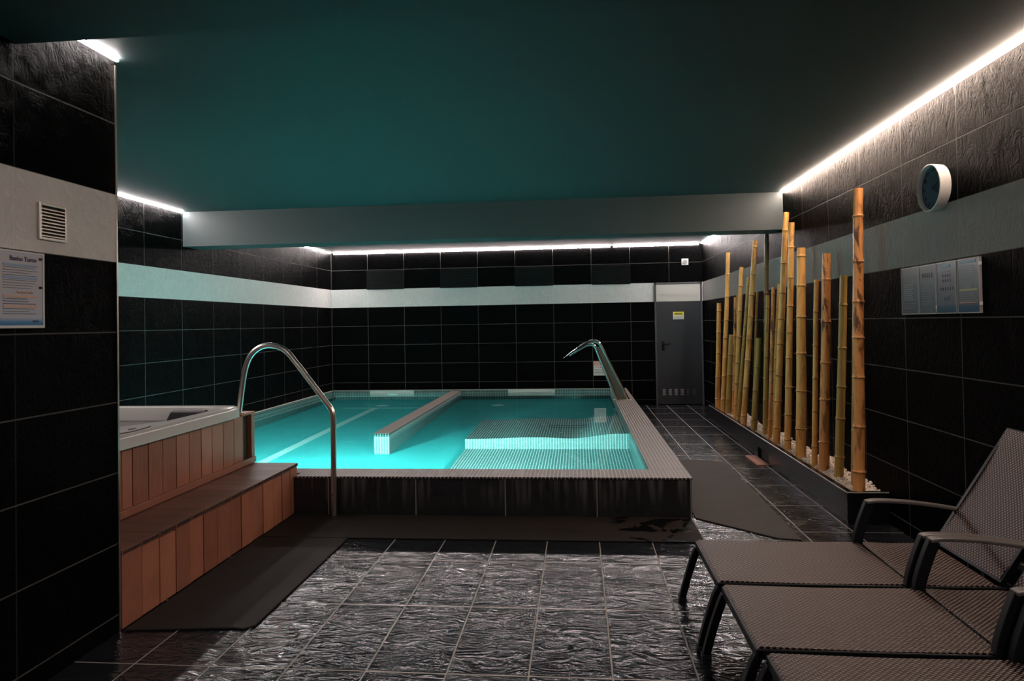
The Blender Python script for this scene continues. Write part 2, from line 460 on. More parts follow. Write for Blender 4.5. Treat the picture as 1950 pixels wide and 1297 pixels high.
m = MB(); m.box(XN, XR, 1.9, 2.32, 2.372, ZC)
struct(m.build('ceiling_beam', M['ceiling']), 'dark ceiling beam at top left edge, nearest beam', 'beam')
m = MB(); m.box(XN - .006, XN + .004, YN - .004, YN + .006, 0, ZC - .03)
struct(m.build('trim_1', M['steel']), 'thin metal corner trim of the near left wall', 'trim')

# door in the back wall
d = thing('door_1', 'dark grey metal door with white top panel and low vents', 'door', (1.57, YB, 0)); d['kind'] = 'structure'
m = MB()
m.box(1.205, 1.232, YB - .03, YB, 0, 1.912); m.box(1.912, 1.94, YB - .03, YB, 0, 1.912); m.box(1.205, 1.94, YB - .03, YB, 1.888, 1.912)
m.build('door_frame', M['frame_grey'], d, d.location)
m = MB(); m.box(1.234, 1.91, YB - .022, YB, .01, 1.618); lf = m.build('door_leaf', M['door_dark'], d, d.location, bevel=.002)
m = MB(); m.box(1.234, 1.91, YB - .024, YB, 1.619, 1.886)
for k in range(6):
    for r in range(2): m.box(1.31 + k * .09, 1.37 + k * .09, YB - .029, YB - .02, 1.70 + r * .03, 1.712 + r * .03)
plabel(m.build('top_panel', M['door_white'], d, d.location), 'white painted top of the door')
for k in range(6):
    m = MB(); x0 = 1.305 + k * .092
    for r in range(4): m.box(x0, x0 + .048, YB - .032, YB - .02, .15 + r * .026, .167 + r * .026)
    v = m.build('vent', M['frame_grey'] if k > 3 else M['grey_plastic'], d, d.location)
m = MB(); m.box(1.305, 1.345, YB - .032, YB - .02, .85, .99)
h = m.build('handle_plate', M['dark_metal'], d, d.location, bevel=.004)
m = MB(); m.tube(fillet([(1.325, YB - .03, .955), (1.325, YB - .075, .955), (1.435, YB - .075, .962)], .015), .009, 10)
ho = m.build('handle', M['dark_metal'], h, (0, 0, 0)); 
for vv in ho.data.vertices: vv.co -= Vector(d.location)
m = MB(); m.box(1.487, 1.654, YB - .026, YB - .021, 1.335, 1.395); m.box(1.487, 1.654, YB - .026, YB - .021, 1.395, 1.453, 1)
m.box(1.51, 1.63, YB - .028, YB - .025, 1.41, 1.436, 2)
for r in range(3): m.box(1.50, 1.64, YB - .0275, YB - .025, 1.345 + r * .015, 1.350 + r * .015, 3)
sg = m.build('warning_sign', [M['white_plastic'], simple('yellow_print', (.85, .75, .08), .5), simple('olive_print', (.22, .22, .04), .5), M['grey_plastic']], None, (1.57, YB - .024, 1.39))
tag(sg, 'small white and yellow sign on the grey door', 'sign')

# raised dark vent panels on the back wall
for k, (x0, x1) in enumerate(((-3.43, -2.82), (-2.21, -1.60), (-.99, -.38), (.235, .84))):
    m = MB(); m.box(x0, x1, YB - .018, YB, 1.908, 2.222)
    for r in range(13): 
        zz = 1.925 + r * .0225 + random.uniform(-.003, .003); m.box(x0 + .012, x1 - .012, YB - .024, YB - .016, zz, zz + .012)
    o = m.build('wall_panel', M['vent_panel'], None, ((x0 + x1) / 2, YB, 1.908), bevel=.002)
    tag(o, ('dark ridged panel high on back wall, nearest the left corner', 'dark ridged panel high on back wall, second from left corner',
            'dark ridged panel high on back wall, second from the door', 'dark ridged panel high on back wall, nearest the door')[k], 'wall panel', 'ridged slate panels above the pale band')
t = thing('wall_sensor', 'small white square sensor high on wall above door', 'sensor', (1.689, YB, 2.233))
m = MB(); m.box(1.638, 1.742, YB - .02, YB, 2.183, 2.285); m.build('housing', M['white_plastic'], t, t.location, bevel=.006)
m = MB(); m.disc((1.69, YB - .02, 2.234), .034, (0, -1, 0), .012); m.build('lens', M['grey_plastic'], t, t.location, smooth=True)
m = MB(); m.box(.235, .42, YB - .008, YB, .467, .625); m.box(.235, .42, YB - .008, YB, .625, .693, 1)
for r in range(4): m.box(.25, .405, YB - .0095, YB - .007, .49 + r * .022, .498 + r * .022, 2)
for k in range(4): m.disc((.275 + k * .035, YB - .008, .60), .008, (0, -1, 0), .002, 10, 3)
o = m.build('wall_sign', [M['white_plastic'], simple('pink_print', (.72, .40, .34), .5), M['grey_plastic'], simple('red_print', (.4, .03, .03), .5)], None, (.33, YB, .467))
tag(o, 'white notice with pink heading on wall behind the water spout', 'sign')

# ------------------------------------------------------------------ LED strips along the ceiling
def led(p0, p1, mat, label, axis):
    t = thing('led_strip_light', label, 'strip light', ((p0[0] + p1[0]) / 2, (p0[1] + p1[1]) / 2, ZC - .004), 'white strip lights around the ceiling edge')
    m = MB(); w = .010 if mat is M['led_warm'] else .007; c = MB(); z0, z1 = ZC - .013, ZC - .003
    if axis == 'y':      # aluminium channel closes the top and the side towards the wall
        sg = 1 if p0[0] > 0 or False else -1
        m.box(p0[0] - w, p0[0] + w, p0[1], p1[1], z0, z1)
        c.box(p0[0] - w, p0[0] + w, p0[1], p1[1], z1, ZC - .0005)
    else:
        z0 = ZC - .022
        m.box(p0[0], p1[0], p0[1] - w, p0[1] + w, z0, z1)
        c.box(p0[0], p1[0], p0[1] - w, p0[1] + w, z1, ZC - .0005)
    m.build('diffuser', mat, t, t.location); c.build('channel', M['grey_plastic'], t, t.location)
G = .0115
led((XR - G, 2.34), (XR - G, 6.70), M['led_warm'], 'long strip light above the clock on right wall', 'y')
led((XR - G, 7.06), (XR - G, YB - .06), M['led_cool'], 'short strip light above the door on right wall, beyond the beam', 'y')
led((XL + .05, YB - G), (.53, YB - G), M['led_back'], 'long strip light along the top of the back wall', 'x')
led((.58, YB - G), (XR - .05, YB - G), M['led_back'], 'strip light on top of back wall, piece above the door', 'x')
led((XL + G, 7.06), (XL + G, YB - .06), M['led_cool'], 'strip light on left wall beyond the beam', 'y')
led((XL + G, YN + .02), (XL + G, 6.70), M['led_cool'], 'strip light on far left wall before the beam', 'y')
led((XR - G, YF + .05), (XR - G, 1.88), M['led_soft'], 'unseen strip light added on right wall behind the viewpoint', 'y')  # added out of view to brighten the foreground
led((XN + G, YF + .05), (XN + G, 1.88), M['led_soft'], 'unseen strip light added on left wall behind the viewpoint', 'y')  # added out of view as well, foreground fill from the left
led((XN + G, 2.34), (XN + G, 2.85), M['led_soft'], 'short strip light at top left above the near wall', 'y')

# ------------------------------------------------------------------ pool
pool = thing('swimming_pool', 'raised indoor pool of glowing turquoise water with mosaic rim', 'pool', (-1.6, 7.8, 0))
PO = pool.location
def pp(m, name, mat, **k): return m.build(name, mat, pool, PO, **k)
FZ = -.66
XP = XL + .003; YP = YB - .003
m = MB(); m.box(-2.008, .737, 4.70, 4.75, 0, .255); m.box(.687, .737, 4.75, YP, 0, .255); pp(m, 'kerb', M['kerb'])
m = MB()   # rim
m.box(-2.008, .742, 4.692, 4.955, .255, .268); m.box(XP, -2.008, 4.80, 4.955, .255, .268); m.box(.482, .742, 4.955, YP, .255, .268)
pp(m, 'coping', M['coping'], bevel=.003)
m = MB(); m.box(XP, XL + .035, 4.955, YP, -.0, .255); m.box(XL + .035, .482, YB - .03, YP, .0, .255); pp(m, 'wall_ledge', M['pool_mosaic'])
m = MB(); m.box(XP, XL + .037, 4.955, YP, .255, .264); m.box(XL + .037, .482, YB - .032, YP, .255, .264); pp(m, 'ledge_trim', M['trimstone'])
m = MB()   # basin walls
m.box(-2.008, .482, 4.75, 4.955, FZ, .255); m.box(XP, -2.008, 4.80, 4.955, FZ, .255); m.box(.482, .687, 4.75, YP, FZ, .255)
m.box(XP, XL + .06, 4.955, YP, FZ, .0); m.box(XL + .06, .482, YB - .025, YP, FZ, .0)
pp(m, 'basin_walls', M['pool_mosaic'])
m = MB(); m.box(XP, .6, 4.8, YP, FZ - .08, FZ); pp(m, 'basin_floor', M['pool_floor'])
m = MB(); m.box(-3.06, -2.96, 4.96, 9.95, FZ, FZ + .006); m.box(-3.5, -2.3, 9.95, 10.0, FZ, FZ + .006); pp(m, 'floor_light_streak', M['pool_pale'])  # pale strip stands in for the lit ledge edge on the floor
m = MB(); m.box(-2.05, -1.888, 6.72, YB - .03, FZ, .242); pp(m, 'dividing_wall', M['divider_mosaic'], bevel=.004)
m = MB(); m.box(-2.054, -1.884, 6.716, YB - .03, .236, .2445); pp(m, 'dividing_wall_cap', M['coping'])
m = MB(); m.box(-1.16, .482, 4.956, 6.91, FZ, -.58); pp(m, 'platform', M['bench_mosaic'])
# bubble bench with a wavy back
prof = [(-1.16, -.10), (-1.0, -.088), (-.857, -.072), (-.65, -.03), (-.475, -.005), (-.33, -.02), (-.2, -.055), (-.098, -.07), (.0, -.05), (.08, 0), (.16, .065), (.24, .125), (.33, .165), (.42, .183), (.482, .186)]
PR = smoothpath([(a, 0, b) for a, b in prof], 4)
m = MB(); n = len(PR); Y0, Y1 = 6.91, 8.23
vs = [(p.x, Y0, p.z) for p in PR] + [(p.x, Y1, p.z) for p in PR] + [(p.x, Y0, FZ) for p in PR] + [(p.x, Y1, FZ) for p in PR]
fs = []
for k in range(n - 1):
    fs += [(k, k + 1, n + k + 1, n + k), (k, 2 * n + k, 2 * n + k + 1, k + 1), (n + k, n + k + 1, 3 * n + k + 1, 3 * n + k)]
fs += [(0, n, 3 * n, 2 * n), (n - 1, 3 * n - 1, 4 * n - 1, 2 * n - 1)]
m.add(vs, fs); pp(m, 'bubble_bench', M['bench_mosaic'])
def pz(x):
    for a, b in zip(PR, PR[1:]):
        if a.x <= x <= b.x: return a.z + (b.z - a.z) * (x - a.x) / (b.x - a.x)
    return 0
for (x, y) in ((-.98, 7.9), (-.95, 7.35), (-.72, 7.4), (-.7, 8.0), (-.45, 7.3), (-.4, 7.75), (-.2, 7.25), (.02, 7.35), (.05, 7.9), (.22, 7.3), (.25, 7.6), (.3, 8.0)):
    m = MB(); m.disc((x, y, pz(x) - .003), .016, (0, 0, 1), .008, 12); pp(m, 'air_jet', M['white_plastic'], smooth=True)
for xx in (-.27, -.22): pass
m = MB()
for dy in (0, .14):
    m.tube([(x, 7.55 + dy, pz(x) + .035 - .03 * abs(x + .12) / .22) for x in (-.34, -.28, -.2, -.12, -.04, .03, .1)], .012, 10)
pp(m, 'head_grip', M['chrome'], smooth=True)
for (x0, x1) in ((-3.392, -2.667), (-1.13, -.382)):
    m = MB(); m.box(x0, x1, YB - .045, YB - .03, .15, .258); m.box(x0 + .02, x1 - .02, YB - .05, YB - .044, .175, .185, 1); m.box(x0 + .02, x1 - .02, YB - .05, YB - .044, .215, .235, 1)
    plabel(pp(m, 'skimmer_mouth', [M['glass_white'], M['white_plastic']]), 'pale skimmer slot at waterline')
for (x, y) in ((-2.985, 10.25), (-1.215, 10.25)):
    m = MB(); m.disc((x, y, FZ), .10, (0, 0, 1), .015, 28, 0, .085); plabel(pp(m, 'floor_inlet', M['pool_pale'], smooth=True), 'round white inlet in pool floor')
m = MB(); m.disc((-3.02, YB - .03, .05), .09, (0, -1, 0), .02, 28); plabel(pp(m, 'underwater_lamp', M['pool_pale'], smooth=True), 'round white lamp under the left skimmer')
m = MB(); m.quad((XL + .035, 4.955, WATER), (.482, 4.955, WATER), (.482, YB - .03, WATER), (XL + .035, YB - .03, WATER))
w = m.build('water', M['water'], pool, PO); w['label'] = 'clear turquoise pool water'

# water spout on the rim
t = thing('water_spout', 'polished steel swan neck water spout on right pool rim', 'water spout', (.57, 9.3, .268))
tl = [(.655, 9.30, .268), (.50, 9.30, .56), (.25, 9.30, 1.0), (.20, 9.30, 1.05), (.12, 9.30, 1.045), (-.20, 9.30, .84)]
m = MB(); path = fillet([(.652, 9.33, .268), (.27, 9.33, 1.06), (.13, 9.33, 1.05), (-.13, 9.31, .88)], [0, .10, .08, 0], 8); m.tube(path, .021, 14)
m.build('pipe', M['chrome'], t, t.location, smooth=True)
m = MB(); path = fillet([(.50, 9.27, .268), (.21, 9.27, 1.02), (.10, 9.27, 1.01), (-.12, 9.29, .875)], [0, .10, .08, 0], 8); m.tube(path, .021, 14)
m.build('pipe', M['chrome'], t, t.location, smooth=True)
m = MB()
m.add([(.515, 9.30, .268), (.635, 9.30, .268), (.285, 9.30, .985), (.225, 9.30, .98), (.515, 9.307, .268), (.635, 9.307, .268), (.285, 9.307, .985), (.225, 9.307, .98)],
      [(0, 1, 2, 3), (7, 6, 5, 4), (0, 4, 5, 1), (1, 5, 6, 2), (2, 6, 7, 3), (3, 7, 4, 0)])
m.build('web_plate', M['web'], t, t.location)
m = MB()
A = [(.13, .05), (-.02, .06), (-.13, .075), (-.205, .085)]
zc = [1.035, .955, .885, .838]; hh = [.020, .018, .010, .003]
vs = []
for (x, hw), z, q in zip(A, zc, hh): vs += [(x, 9.30 - hw, z - q), (x, 9.30 + hw, z - q), (x, 9.30 + hw, z + q), (x, 9.30 - hw, z + q)]
fs = [(i * 4 + k, i * 4 + (k + 1) % 4, i * 4 + 4 + (k + 1) % 4, i * 4 + 4 + k) for i in range(3) for k in range(4)] + [(3, 2, 1, 0), (12, 13, 14, 15)]
m.add(vs, fs); m.build('nozzle', M['chrome'], t, t.location, bevel=.004)
m = MB(); m.box(.455, .70, 9.22, 9.38, .268, .276); m.build('base_plate', M['steel'], t, t.location, bevel=.003)

# ------------------------------------------------------------------ grab rail by the steps
t = thing('handrail', 'curved stainless steel handrail beside the wooden steps', 'handrail', (-1.705, 4.645, 0))
path = smoothpath([(-2.385, 4.645, .716), (-2.365, 4.645, .86), (-2.335, 4.645, 1.03), (-2.285, 4.645, 1.135), (-2.205, 4.645, 1.187), (-2.115, 4.645, 1.188), (-2.035, 4.645, 1.15), (-1.965, 4.645, 1.07), (-1.86, 4.645, .935), (-1.75, 4.645, .79), (-1.715, 4.645, .74), (-1.702, 4.645, .68), (-1.702, 4.645, .55), (-1.705, 4.645, .0)], 6)
m = MB(); m.tube(path, .0195, 18); m.build('rail', M['steel'], t, t.location, smooth=True)
m = MB(); m.disc((-1.705, 4.645, 0), .036, (0, 0, 1), .008, 28); m.build('floor_flange', M['steel'], t, t.location, smooth=True)
m = MB(); m.disc((-2.385, 4.645, .715), .034, (0, 0, 1), .008, 28); m.build('top_flange', M['steel'], t, t.location, smooth=True)
m = MB(); m.disc((-1.705, 4.625, .155), .004, (0, -1, 0), .003, 10); m.build('screw', M['dark_metal'], t, t.location)

# ------------------------------------------------------------------ hot tub
t = thing('hot_tub', 'white acrylic hot tub clad in reddish wooden boards', 'hot tub', (-3.17, 3.75, 0)); TO = t.location
CX = -2.35
m = MB(); m.box(-3.98, CX - .025, 2.87, 4.60, 0, .70); m.build('cabinet', M['wood_dark'], t, TO)
edges = [2.87, 2.99, 3.12, 3.255, 3.345, 3.43, 3.565, 3.696, 3.828, 3.962, 4.095, 4.222, 4.361, 4.504, 4.632]
m = MB()
for a, b in zip(edges, edges[1:]): m.box(CX - .025, CX + random.uniform(-.001, .001), a + .0028, b - .0028, .0, .708)
m.build('side_boards', M['cab_boards'], t, TO, bevel=.0015)
m = MB(); m.box(CX, CX + .018, 2.87, 4.79, .352, .392); m.build('skirting_board', M['wood_trim'], t, TO, bevel=.002)
m = MB(); m.box(CX - .025, CX + .006, 4.745, 4.79, .27, .712); m.box(CX - .06, CX - .03, 4.60, 4.785, .27, .70, 1); m.build('corner_post', [M['wood_trim'], M['wood_dark']], t, TO)
m = MB(); m.box(-3.98, CX + .01, 4.60, 4.795, .70, .716); m.build('ledge_board', M['wood_trim'], t, TO, bevel=.002)
def rrect(x0, x1, y0, y1, r, k=8):
    out = []
    for cx, cy, a0 in ((x1 - r, y1 - r, 0), (x0 + r, y1 - r, 90), (x0 + r, y0 + r, 180), (x1 - r, y0 + r, 270)):
        for j in range(k + 1):
            a = radians(a0 + 90 * j / k); out.append((cx + r * cos(a), cy + r * sin(a)))
    return out
NK = 60
def resample(poly, n=NK):
    # points by angle about the centre so that every ring matches
    cx, cy = -3.15, 3.75; out = []
    P = [Vector((a, b)) for a, b in poly]
    for i in range(n):
        a = 2 * pi * i / n + .01; dx, dy = cos(a), sin(a); best = None
        for p, q in zip(P, P[1:] + P[:1]):
            ex, ey = q.x - p.x, q.y - p.y; den = dx * ey - dy * ex
            if abs(den) < 1e-9: continue
            tt = ((p.x - cx) * ey - (p.y - cy) * ex) / den; uu = ((p.x - cx) * dy - (p.y - cy) * dx) / den
            if tt > 0 and -1e-6 <= uu <= 1 + 1e-6 and (best is None or tt > best): best = tt
        out.append((cx + dx * best, cy + dy * best))
    return out
NK = 96
outer = rrect(-4.01, -2.298, 2.90, 4.565, .11)
inner = [(-2.52, 3.05), (-2.545, 3.35), (-2.53, 3.58), (-2.47, 3.70), (-2.405, 3.80), (-2.395, 4.05), (-2.40, 4.30), (-2.43, 4.40), (-2.50, 4.44), (-3.3, 4.45), (-3.75, 4.43), (-3.88, 4.3), (-3.9, 3.2), (-3.8, 3.05)]
def scale(poly, s, dz=0): return [(-3.15 + (a + 3.15) * s, 3.75 + (b - 3.75) * s) for a, b in poly]
o1 = resample(outer, NK); i1 = resample(inner, NK)
rings = [([p for p in o1], .712), ([p for p in scale(o1, 1.0)], .765), (scale(o1, .996), .777), (scale(o1, .985), .785),
         (scale(i1, 1.022), .786), (scale(i1, 1.006), .783), (i1, .774), (scale(i1, .97), .70), (scale(i1, .93), .55), (scale(i1, .86), .42), (scale(i1, .80), .36), (scale(i1, .45), .35), (scale(i1, .05), .35)]
vs = [(x, y, z) for rg, z in rings for x, y in rg]
fs = [(i * NK + k, i * NK + (k + 1) % NK, (i + 1) * NK + (k + 1) % NK, (i + 1) * NK + k) for i in range(len(rings) - 1) for k in range(NK)]
fs.append(tuple((len(rings) - 1) * NK + k for k in range(NK)))
m = MB(); m.add(vs, fs); m.build('tub_shell', M['white_acrylic'], t, TO, smooth=True)
m = MB(); m.add([(-2.76, 4.405, .69), (-2.47, 4.405, .69), (-2.49, 4.43, .772), (-2.735, 4.43, .772), (-2.76, 4.36, .69), (-2.47, 4.36, .69), (-2.49, 4.39, .765), (-2.735, 4.39, .765)],
                [(0, 1, 2, 3), (7, 6, 5, 4), (0, 4, 5, 1), (1, 5, 6, 2), (2, 6, 7, 3), (3, 7, 4, 0)])
m.build('headrest', M['black_gloss'], t, TO, bevel=.01, seg=3)
m = MB()
pts = [(-2.372 + .046 * cos(a) , 3.44 + .17 * sin(a)) for a in [2 * pi * k / 28 for k in range(28)]]
m.prism(pts, .786, .789); pd = m.build('control_panel', M['black_gloss'], t, TO)
m = MB()
pts = [(-2.372 + .040 * cos(a) , 3.44 + .160 * sin(a)) for a in [2 * pi * k / 28 for k in range(28)]]
m.prism(pts, .789, .7915)
pts = [(-2.372 + .014 * cos(a) , 3.46 + .028 * sin(a)) for a in [2 * pi * k / 14 for k in range(14)]]
m.prism(pts, .7915, .795, 1)
cp = m.build('button_face', [M['white_acrylic'], M['black_gloss']], pd, TO)

# ------------------------------------------------------------------ wooden step
t = thing('wooden_step', 'low reddish wooden step box in front of hot tub', 'step', (-2.18, 3.8, 0)); TO = t.location
m = MB(); m.box(-2.343, -2.045, 2.872, 4.74, 0, .325); m.build('step_frame', M['wood_dark'], t, TO)
ed = [2.862, 3.005, 3.141, 3.275, 3.405, 3.532, 3.672, 3.823, 3.948, 4.088, 4.23, 4.374, 4.511, 4.640, 4.765]
m = MB()
for a, b in zip(ed, ed[1:]):
    zt = .318 + random.uniform(-.003, .005); m.box(-2.043, -2.018 + random.uniform(-.003, .002), a + .0026, b - .0026, .004, zt)
m.build('front_boards', M['step_front'], t, TO, bevel=.0015)
for ya in (2.858, 4.742):
    m = MB(); m.box(-2.345, -2.045, ya, ya + .012, .004, .32); m.build('end_board', M['wood_trim'], t, TO)
m = MB(); y = 2.86; k = 0
while y < 4.76:
    y2 = min(y + .137, 4.768); m.box(-2.346, -2.012, y + .0012, y2 - .0012, .325, .347); 
    q = y + .008
    while q < y2 - .008:
        m.box(-2.0118, -2.0108, q, q + .007, .329, .343, 1); q += .0115
    y = y2
m.build('tread_boards', [M['tread'], M['hollow']], t, TO)

# ------------------------------------------------------------------ rubber mats
def matobj(poly, z, mat, label, th=.008, curl=None):
    m = MB(); m.prism(poly, z, z + th)
    o = m.build('rubber_mat', mat, None, (sum(p[0] for p in poly) / len(poly), sum(p[1] for p in poly) / len(poly), 0), bevel=.003)
    tag(o, label, 'mat', 'rubber mats on the floor'); return o
matobj([(-2.0, 2.85), (-1.52, 2.90), (-1.475, 2.893), (-1.44, 2.93), (-1.44, 4.16), (-1.99, 4.16)], .001, M['mat_brown'], 'dark brown rubber mat along the wooden step')
matobj([(-2.0, 4.17), (.66, 4.17), (.725, 4.19), (.725, 4.685), (-2.0, 4.67)], .001, M['mat_brown'], 'long dark rubber mat along front of pool')
matobj([(.755, 4.68), (1.165, 4.27), (1.30, 4.24), (1.325, 6.50), (1.0, 6.62), (.755, 6.60)], .001, M['mat_grey'], 'grey brown rubber mat between pool and bamboo planter')

# ------------------------------------------------------------------ bamboo planter
t = thing('planter_box', 'long low black tiled planter box along right wall', 'planter', (1.825, 6.9, 0)); TO = t.location
PX0, PY0, PY1, PZ = 1.692, 4.60, 9.28, .20
m = MB()
m.box(PX0, PX0 + .05, PY0, 6.42, 0, PZ); m.box(PX0, PX0 + .05, 6.80, PY1, 0, PZ); m.box(PX0, PX0 + .05, 6.42, 6.80, .10, PZ)
m.box(PX0 + .05, XR - .003, PY0, PY0 + .05, 0, PZ); m.box(PX0 + .05, XR - .003, PY1 - .05, PY1, 0, PZ)
m.build('planter_walls', simple('planter_tiles', (.007, .007, .008), .25, noise=.3, nscale=8, bump=.15, spec=.3), t, TO, bevel=.004)
m = MB()
m.tube([(PX0 + .004, PY0 + .004, PZ - .002), (PX0 + .004, PY1, PZ - .002)], .005, 8); m.tube([(PX0 + .004, PY0 + .004, PZ - .002), (XR - .002, PY0 + .004, PZ - .002)], .005, 8)
m.tube([(PX0 + .004, PY0 + .004, 0.), (PX0 + .004, PY0 + .004, PZ)], .004, 8)
m.build('edge_trim', M['screw'], t, TO)
m = MB(); m.box(PX0 + .03, PX0 + .16, 6.42, 6.80, .0, .10); m.build('niche_back', M['hollow'], t, TO)
m = MB(); m.box(PX0 + .05, XR - .003, PY0 + .05, PY1 - .05, .02, .155); m.build('soil', M['gravel'], t, TO)
m = MB(); m.box(1.585, 1.688, 6.40, 6.84, .0, .006); tag(m.build('terracotta_tile', M['terracotta'], None, (1.63, 6.62, 0)), 'bare reddish tile on floor at the planter opening', 'tile')
# pebbles
ico = bmesh.new(); bmesh.ops.create_icosphere(ico, subdivisions=1, radius=1.)
IV = [v.co.copy() for v in ico.verts]; IF = [tuple(v.index for v in f.verts) for f in ico.faces]; ico.free()
m = MB(); rp = random.Random(3)
for k in range(5200):
    x = rp.uniform(PX0 + .06, XR - .012); y = PY0 + .06 + (PY1 - PY0 - .12) * rp.random() ** 1.25
    rise = max(0, (x - 1.79)) / .16 * (.035 + .03 * sin(y * 3.1) * sin(y * 7.7))
    z = .158 + rise + rp.uniform(0, .022)
    r = rp.uniform(.006, .0125); R = Matrix.Rotation(rp.uniform(0, 6.28), 3, (rp.random(), rp.random(), rp.random() + .1))
    s = Vector((r * rp.uniform(.8, 1.3), r * rp.uniform(.8, 1.2), r * rp.uniform(.6, .9)))
    m.add([Vector((x, y, z)) + R @ Vector((v.x * s.x, v.y * s.y, v.z * s.z)) for v in IV], IF)
tag(m.build('white_pebbles', M['gravel'], None, (1.825, 6.9, .155)), 'white pebbles filling the black planter around the bamboo', 'pebbles', kind='stuff')

# ------------------------------------------------------------------ bamboo poles: base x, y, top x, y, z, radius
POLES = [(1.757, 8.999, 1.802, 8.999, 1.532, 0.0292), (1.757, 8.711, 1.868, 8.711, 2.147, 0.0266), (1.795, 8.58, 1.861, 8.6, 1.133, 0.0328), (1.822, 8.41, 1.874, 8.41, 1.585, 0.0177), (1.784, 8.121, 1.886, 8.121, 1.918, 0.0248), (1.875, 8.48, 1.918, 8.48, 1.616, 0.0193), (1.746, 7.838, 1.895, 7.838, 1.784, 0.0179), (1.745, 7.589, 1.897, 7.534, 2.157, 0.0275), (1.859, 7.664, 1.914, 7.563, 1.614, 0.0132), (1.775, 7.278, 1.844, 7.278, 1.124, 0.0278), (1.811, 6.998, 1.871, 6.998, 1.551, 0.0187), (1.904, 7.293, 1.905, 7.10, 2.32, 0.0237), (1.792, 6.758, 1.86, 6.758, 1.62, 0.0181), (1.865, 6.90, 1.915, 6.76, 1.653, 0.0183), (1.778, 6.484, 1.897, 6.424, 2.278, 0.0272), (1.796, 6.204, 1.876, 6.204, 2.156, 0.026), (1.805, 5.872, 1.845, 5.872, 1.901, 0.0359), (1.853, 6.095, 1.884, 6.095, 1.613, 0.0116), (1.798, 5.523, 1.845, 5.523, 1.615, 0.019), (1.815, 5.369, 1.872, 5.369, 1.803, 0.0328), (1.831, 5.12, 1.897, 5.112, 1.619, 0.0274), (1.838, 4.871, 1.896, 4.871, 2.066, 0.0149), (1.793, 4.666, 1.834, 4.666, 2.157, 0.0321)]
KIND = [0, 0, 1, 2, 0, 1, 1, 0, 1, 1, 1, 3, 2, 1, 0, 0, 0, 1, 0, 2, 1, 1, 2]
BL = ['golden bamboo pole standing farthest from viewer, nearest the door', 'tall slim golden bamboo pole, second from the door', 'short stubby olive bamboo pole, third from the door',
      'thin brown bamboo pole just past the short stub near the door', 'golden bamboo pole with knotted shoulder in the far cluster', 'thin olive bamboo pole nearly touching the wall in far cluster',
      'slim olive bamboo leaning right beside the tall leaning pole', 'tall golden bamboo pole leaning right, reaching up toward the beam underside', 'very thin knobby bamboo pole behind the short middle stub',
      'short olive bamboo stub in the middle of the row', 'dark green bamboo pole just right of the middle stub', 'dark tall bamboo pole whose top hides behind the beam',
      'thin brown bamboo pole between dark green and thick leaning poles', 'mid-height olive bamboo pole against the wall behind leaning pole', 'very tall golden bamboo pole in front of the beam, leaning, the taller of two',
      'tall golden bamboo pole close beside the taller leaning one', 'thick straight golden bamboo pole reaching into the pale band', 'thin bamboo stem hidden close behind the thick golden pole',
      'slim golden bamboo pole left of the thick brown-blotched pole', 'thick brown-blotched bamboo pole with pale top', 'dark olive bamboo pole leaning right, flared at its foot',
      'thin bamboo pole tucked behind the nearest tallest pole', 'tallest nearest bamboo pole with dark brown scorch marks']
rb = random.Random(11)
for i, (bx, by, tx, ty, tz, r) in enumerate(POLES):
    z0 = .157
    org = Vector((bx, by, z0)); top = Vector((tx, ty, tz)); axis = top - org; L = axis.length
    seg = (.17 + r * 3.2); k0 = rb.uniform(.3, .9) * seg
    nodes = []; q = k0
    while q < L - .06: nodes.append(q); q += seg * rb.uniform(.85, 1.2)
    stations = [(0, 1.12)]; bend = rb.uniform(-.010, .010); ph = rb.uniform(0, 6)
    for nd in nodes:
        stations += [(nd - .016, 1.), (nd - .007, 1.035), (nd - .003, 1.15), (nd + .002, 1.17), (nd + .006, 1.05), (nd + .02, .985)]
    stations += [(L, 1.)]
    stations = sorted(stations); st2 = [stations[0]]
    for s in stations[1:]:
        while s[0] - st2[-1][0] > .08: st2.append((st2[-1][0] + .06, 1.))
        st2.append(s)
    pts = []; rr = []
    for (s, f) in st2:
        t = s / L; p = org + axis * t; off = bend * sin(pi * t) + .003 * sin(ph + s * 6)
        pts.append(p + Vector((off * .6, off, 0))); taper = 1.16 - .24 * t
        rr.append(r * f * taper)
    n = 14; m = MB(); m.tube(pts, rr, n, 0, cap=False)
    # node rings in the second material
    for fi in range(len(m.f)):
        ring = fi // n; s = (st2[ring][0] + st2[ring + 1][0]) / 2
        if any(abs(s - nd + .0005) < .0042 for nd in nodes): m.mi[fi] = 1
    # hollow sawn top
    T = pts[-1]; R1 = rr[-1]; o0 = len(m.v)
    rings = [(R1, 0), (R1 * .78, 0), (R1 * .76, -.03)]
    vs = []
    for (ra, dz) in rings:
        for k in range(n): a = 2 * pi * k / n; vs.append((T.x + ra * cos(a), T.y + ra * sin(a), T.z + dz))
    m.add(vs, [(j * n + k, j * n + (k + 1) % n, (j + 1) * n + (k + 1) % n, (j + 1) * n + k) for j in range(2) for k in range(n)] + [tuple(2 * n + k for k in range(n))], 2)
    o = m.build('bamboo_pole', [BAM[KIND[i]], M['node'], M['cut']], None, (bx, by, z0), smooth=True)
    tag(o, BL[i], 'bamboo pole', 'bamboo poles standing in the planter')

